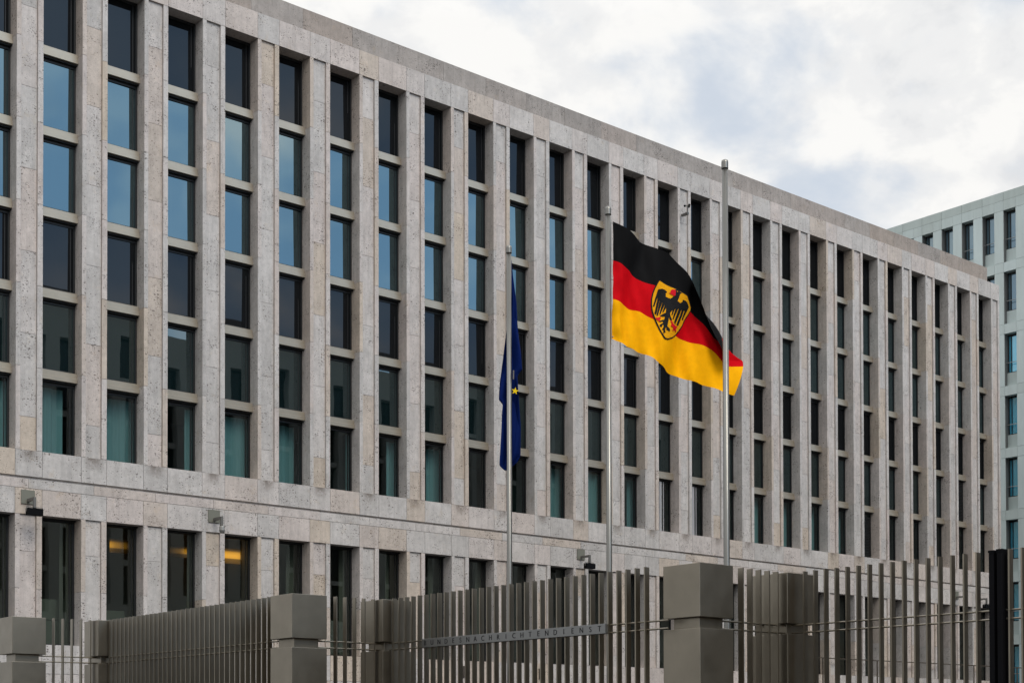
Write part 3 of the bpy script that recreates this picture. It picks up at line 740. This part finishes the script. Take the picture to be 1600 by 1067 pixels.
def patch(poly, off, mi):
    pts = [Vector((*flagpt(*ZE(*p)), 0)) for p in poly]
    tris = tessellate_polygon([pts])
    b_ = bmesh.new(); vs = [b_.verts.new(p) for p in pts]
    for t in tris:
        try: b_.faces.new([vs[i] for i in t])
        except ValueError: pass
    for _ in range(6):
        ed = [e for e in b_.edges if e.calc_length() > 0.05]
        if not ed: break
        bmesh.ops.subdivide_edges(b_, edges=ed, cuts=1); bmesh.ops.triangulate(b_, faces=b_.faces[:])
    b_.verts.index_update()
    base = {}
    for v in b_.verts:
        base[v.index] = eb.verts.new((v.co.x, depth_at(v.co.x, v.co.y) - off, v.co.y))
    for f in b_.faces:
        try:
            nf = eb.faces.new([base[v.index] for v in f.verts]); nf.material_index = mi; nf.smooth = False
        except ValueError: pass
    b_.free()
patch(SH_OUT, .010, 0); patch(SH_IN, .016, 1); patch(BODY, .022, 0)
for p in FEATH: patch(p, .022, 0)
for p in CLAW: patch(p, .027, 2)
for p in EYEP: patch(p, .027, 1)
bmesh.ops.recalc_face_normals(eb, faces=eb.faces[:])
em = bpy.data.meshes.new('eagle_shield'); eb.to_mesh(em); eb.free()
for m_ in (C_EAG, C_SHD, C_CLAW): em.materials.append(m_)
place('eagle_shield', em, fl)

# ------------------------------------------------------------------ limp blue flag on the first pole
C_BLU, C_STAR = cloth('blue_cloth', (0.0022, 0.0115, 0.088), 0.05), cloth('star_gold', (0.85, 0.60, 0.01))
PB1 = AB(17.654, 20.984); K1 = 81.0
bf = thing('blue_flag', 'dark blue flag hanging limp around the left pole with one gold star showing', 'flag', PB1 + Vector((0, 0, EYE)), 0)
RGT = [(404.7, 799.3), (428.7, 801.4), (469.7, 806.8), (505.3, 808.5), (530, 811), (550, 813.8), (577, 815.7), (584, 809.5), (588, 808), (601, 808.9), (628.7, 810.4), (664, 813.2), (690, 813.1), (711, 812.8), (722, 807.9), (729, 799), (735.5, 797)]
LFT = [(404.7, 796.5), (469.7, 795), (505, 793), (523, 790), (560, 785.4), (597, 780.3), (623.8, 778.4), (631.6, 784.8), (644.4, 783.7), (678, 782.3), (715, 780), (728, 779.3), (735.5, 786.8)]
def lin(tab, y):
    for (y0, x0), (y1, x1) in zip(tab, tab[1:]):
        if y <= y1: return x0 + (x1 - x0) * max(0, (y - y0)) / (y1 - y0)
    return tab[-1][1]
NY, NX = 110, 64
def bluept(s_, y):
    L, R_ = lin(LFT, y), lin(RGT, y)
    ph = s_ * 3.0 + 0.16 * math.sin(y * 0.031) * math.sin(math.pi * s_)
    fold = 0.5 - 0.5 * math.cos(math.pi * ph)
    x = R_ + (L - R_) * fold if True else 0
    k = min(1.0, (R_ - L) / 20)
    d_ = 0.085 + 0.075 * (1 - s_) * k - 0.0 + 0.055 * k * math.sin(s_ * 15 + y * 0.022) + 0.03 * k * math.sin(s_ * 31 - y * 0.035)
    d_ += 0.05 * k * s_
    return ((x - 795) / K1 + .0, d_, 9.4 + (384 - y) / K1)
vs, fs = [], []
for i in range(NY + 1):
    y = 404.7 + (735.5 - 404.7) * i / NY
    for j in range(NX + 1): vs.append(bluept(j / NX, y))
for i in range(NY):
    for j in range(NX):
        q = i * (NX + 1) + j; fs.append((q, q + 1, q + NX + 2, q + NX + 1))
bm_ = bpy.data.meshes.new('cloth'); bm_.from_pydata(vs, [], fs); bm_.materials.append(C_BLU)
bm_.polygons.foreach_set('use_smooth', [True] * len(fs)); bm_.update(); place('cloth', bm_, bf)
cx, cz, rr = (804.3 - 795) / K1, 9.4 + (384 - 612) / K1, 6.2 / K1
st = MB(); ptsS = []
for k in range(10):
    a = math.radians(90 + 36 * k - 8); r_ = rr * (1 if k % 2 == 0 else 0.40)
    ptsS.append((cx + r_ * math.cos(a), 0.045 + 0.25 * r_ * math.cos(a), cz + r_ * math.sin(a)))
for k in range(10): st.quad([(cx, .045, cz), ptsS[k], ptsS[(k + 1) % 10]])
st.build('star', C_STAR, bf)
tg = MB(); tg.rod((0.085, -0.02, 9.4 + (384 - 581) / K1), (0.082, -0.02, 9.4 + (384 - 595) / K1), 0.014, n=8); tg.build('toggle', M_ARM, bf)

# ------------------------------------------------------------------ things fixed to the facade
def on_facade(x, z, y=0.0): return AB(18.9995 + x, 53.9873 + y, Z(z))
def bracket(kind, label, x, z, armlen=0.62, drop=0.30, w=0.54):
    t = thing(kind, label, 'camera' if kind == 'security_camera' else 'floodlight', on_facade(x, z), TH, 'bracket-mounted fittings on the stone band')
    p = MB(); p.box(-w / 2, w / 2, -.035, -.001, -w / 2, w / 2, .5); bevel(p.build('mounting_plate', M_PLATE, t), .004)
    a = MB(); zz = -w / 2 + 0.13
    a.box(-.05, .05, -armlen, -.036, zz - .055, zz + .055, .5); a.box(-.05, .05, -armlen - .10, -armlen - .002, zz - .055 - drop, zz + .055, .5)
    a.build('arm', M_ARM, t)
    h = MB(); yc, zc = -armlen - .05, zz - .055 - drop
    if kind == 'security_camera':
        h.lathe([(.05, zc + .02), (.10, zc - .0), (.115, zc - .05), (.115, zc - .16), (.12, zc - .17), (.105, zc - .24), (.06, zc - .30)], 18, 0, 0.02, yc)
        h.build('dome', M_LENS, t, smooth=True)
        r = MB(); r.lathe([(.125, zc - .20), (.125, zc - .16)], 18, 0, .02, yc); r.build('collar', M_ARM, t)
    else:
        h.box(-.30, .30, yc - .13, yc + .13, zc - .30, zc - .03, .5); h.box(-.06, .06, yc - .05, yc + .05, zc - .032, zc + .004, .5)
        bevel(h.build('housing', M_BLACK, t), .012)
        y_ = MB(); y_.rod((-.31, yc, zc - .16), (-.31, yc, zc + .02), .012, n=6); y_.rod((.31, yc, zc - .16), (.31, yc, zc + .02), .012, n=6); y_.rod((-.31, yc, zc + .02), (.31, yc, zc + .02), .012, n=6)
        y_.build('yoke', M_ARM, t)
    return t
bracket('floodlight', 'black box floodlight on a square plate at the far left of the stone band', 2.08, 9.08)
bracket('security_camera', 'small round dome camera on a square plate above the ground floor windows', 10.08, 9.10)
bracket('floodlight', 'black box floodlight beside the middle flagpole above the fence tops', 31.25, 9.14)
bracket('floodlight', 'black box floodlight behind the slats near the far right end of the stone band', 68.5, 9.10)
bracket('security_camera', 'pale dome camera behind the slats near the far right end of the stone band', 65.85, 9.10)
an = thing('anemometer', 'small dark wind gauge on a bracket high on a pilaster', 'wind gauge', on_facade(39.0, 28.62), TH)
q = MB(); q.box(-.06, .06, -.50, -.001, -.06, .06, .5); q.build('bracket', M_ARM, an)
q = MB(); q.rod((0, -.45, .06), (0, -.45, .42), .035, .03, n=10); q.build('stem', M_ARM, an)
for k in range(3):
    a = 2.1 * k + .3; q = MB(); cxx, cyy = .16 * math.cos(a), .16 * math.sin(a)
    q.rod((0, -.45, .42), (cxx, -.45 + cyy, .42), .012, n=6)
    q.lathe([(.015, .36), (.055, .38), (.065, .42), (.055, .46), (.015, .48)], 10, 0, cxx, -.45 + cyy); q.build('cup', M_BLACK, an)
for x, lab in ((23.62, 'small brown wall light low on the plinth, leftmost of the three'), (28.48, 'small brown wall light low on the plinth, seen right of the left flagpole'), (33.98, 'small brown wall light low on the plinth, right of the name plate')):
    t = thing('wall_light', lab, 'wall light', on_facade(x, 2.89), TH, 'wall lights on the plinth')
    q = MB(); q.box(-.16, .16, -.07, -.001, -.26, .26, .5); bevel(q.build('housing', M_BROWNLT, t), .005)
    q = MB(); q.box(-.09, .05, -.078, -.071, -.17, .02, .5); q.build('lens', M_FROST, t)
# handrail along the terrace at the right end
M_RAILBR = plain('brown_rail_paint', (0.065, 0.052, 0.038), 0.6, 0, 0.3)
hrail = thing('handrail', 'thin bronze handrail with posts along the stone plinth at far right', 'railing', on_facade(49.5, 0, -.3), TH)
q = MB(); q.box(0, 25, -.03, .03, Z(4.36) - Z(0), Z(4.42) - Z(0), .5); q.build('rail', M_RAILBR, hrail)
for k in range(9):
    q = MB(); q.box(1.45 + k * 2.75, 1.51 + k * 2.75, -.03, .03, 2.6, 4.358, .5); q.box(1.44 + k * 2.75, 1.52 + k * 2.75, .031, .299, 2.65, 2.72, .5); q.build('post', M_RAILBR, hrail)
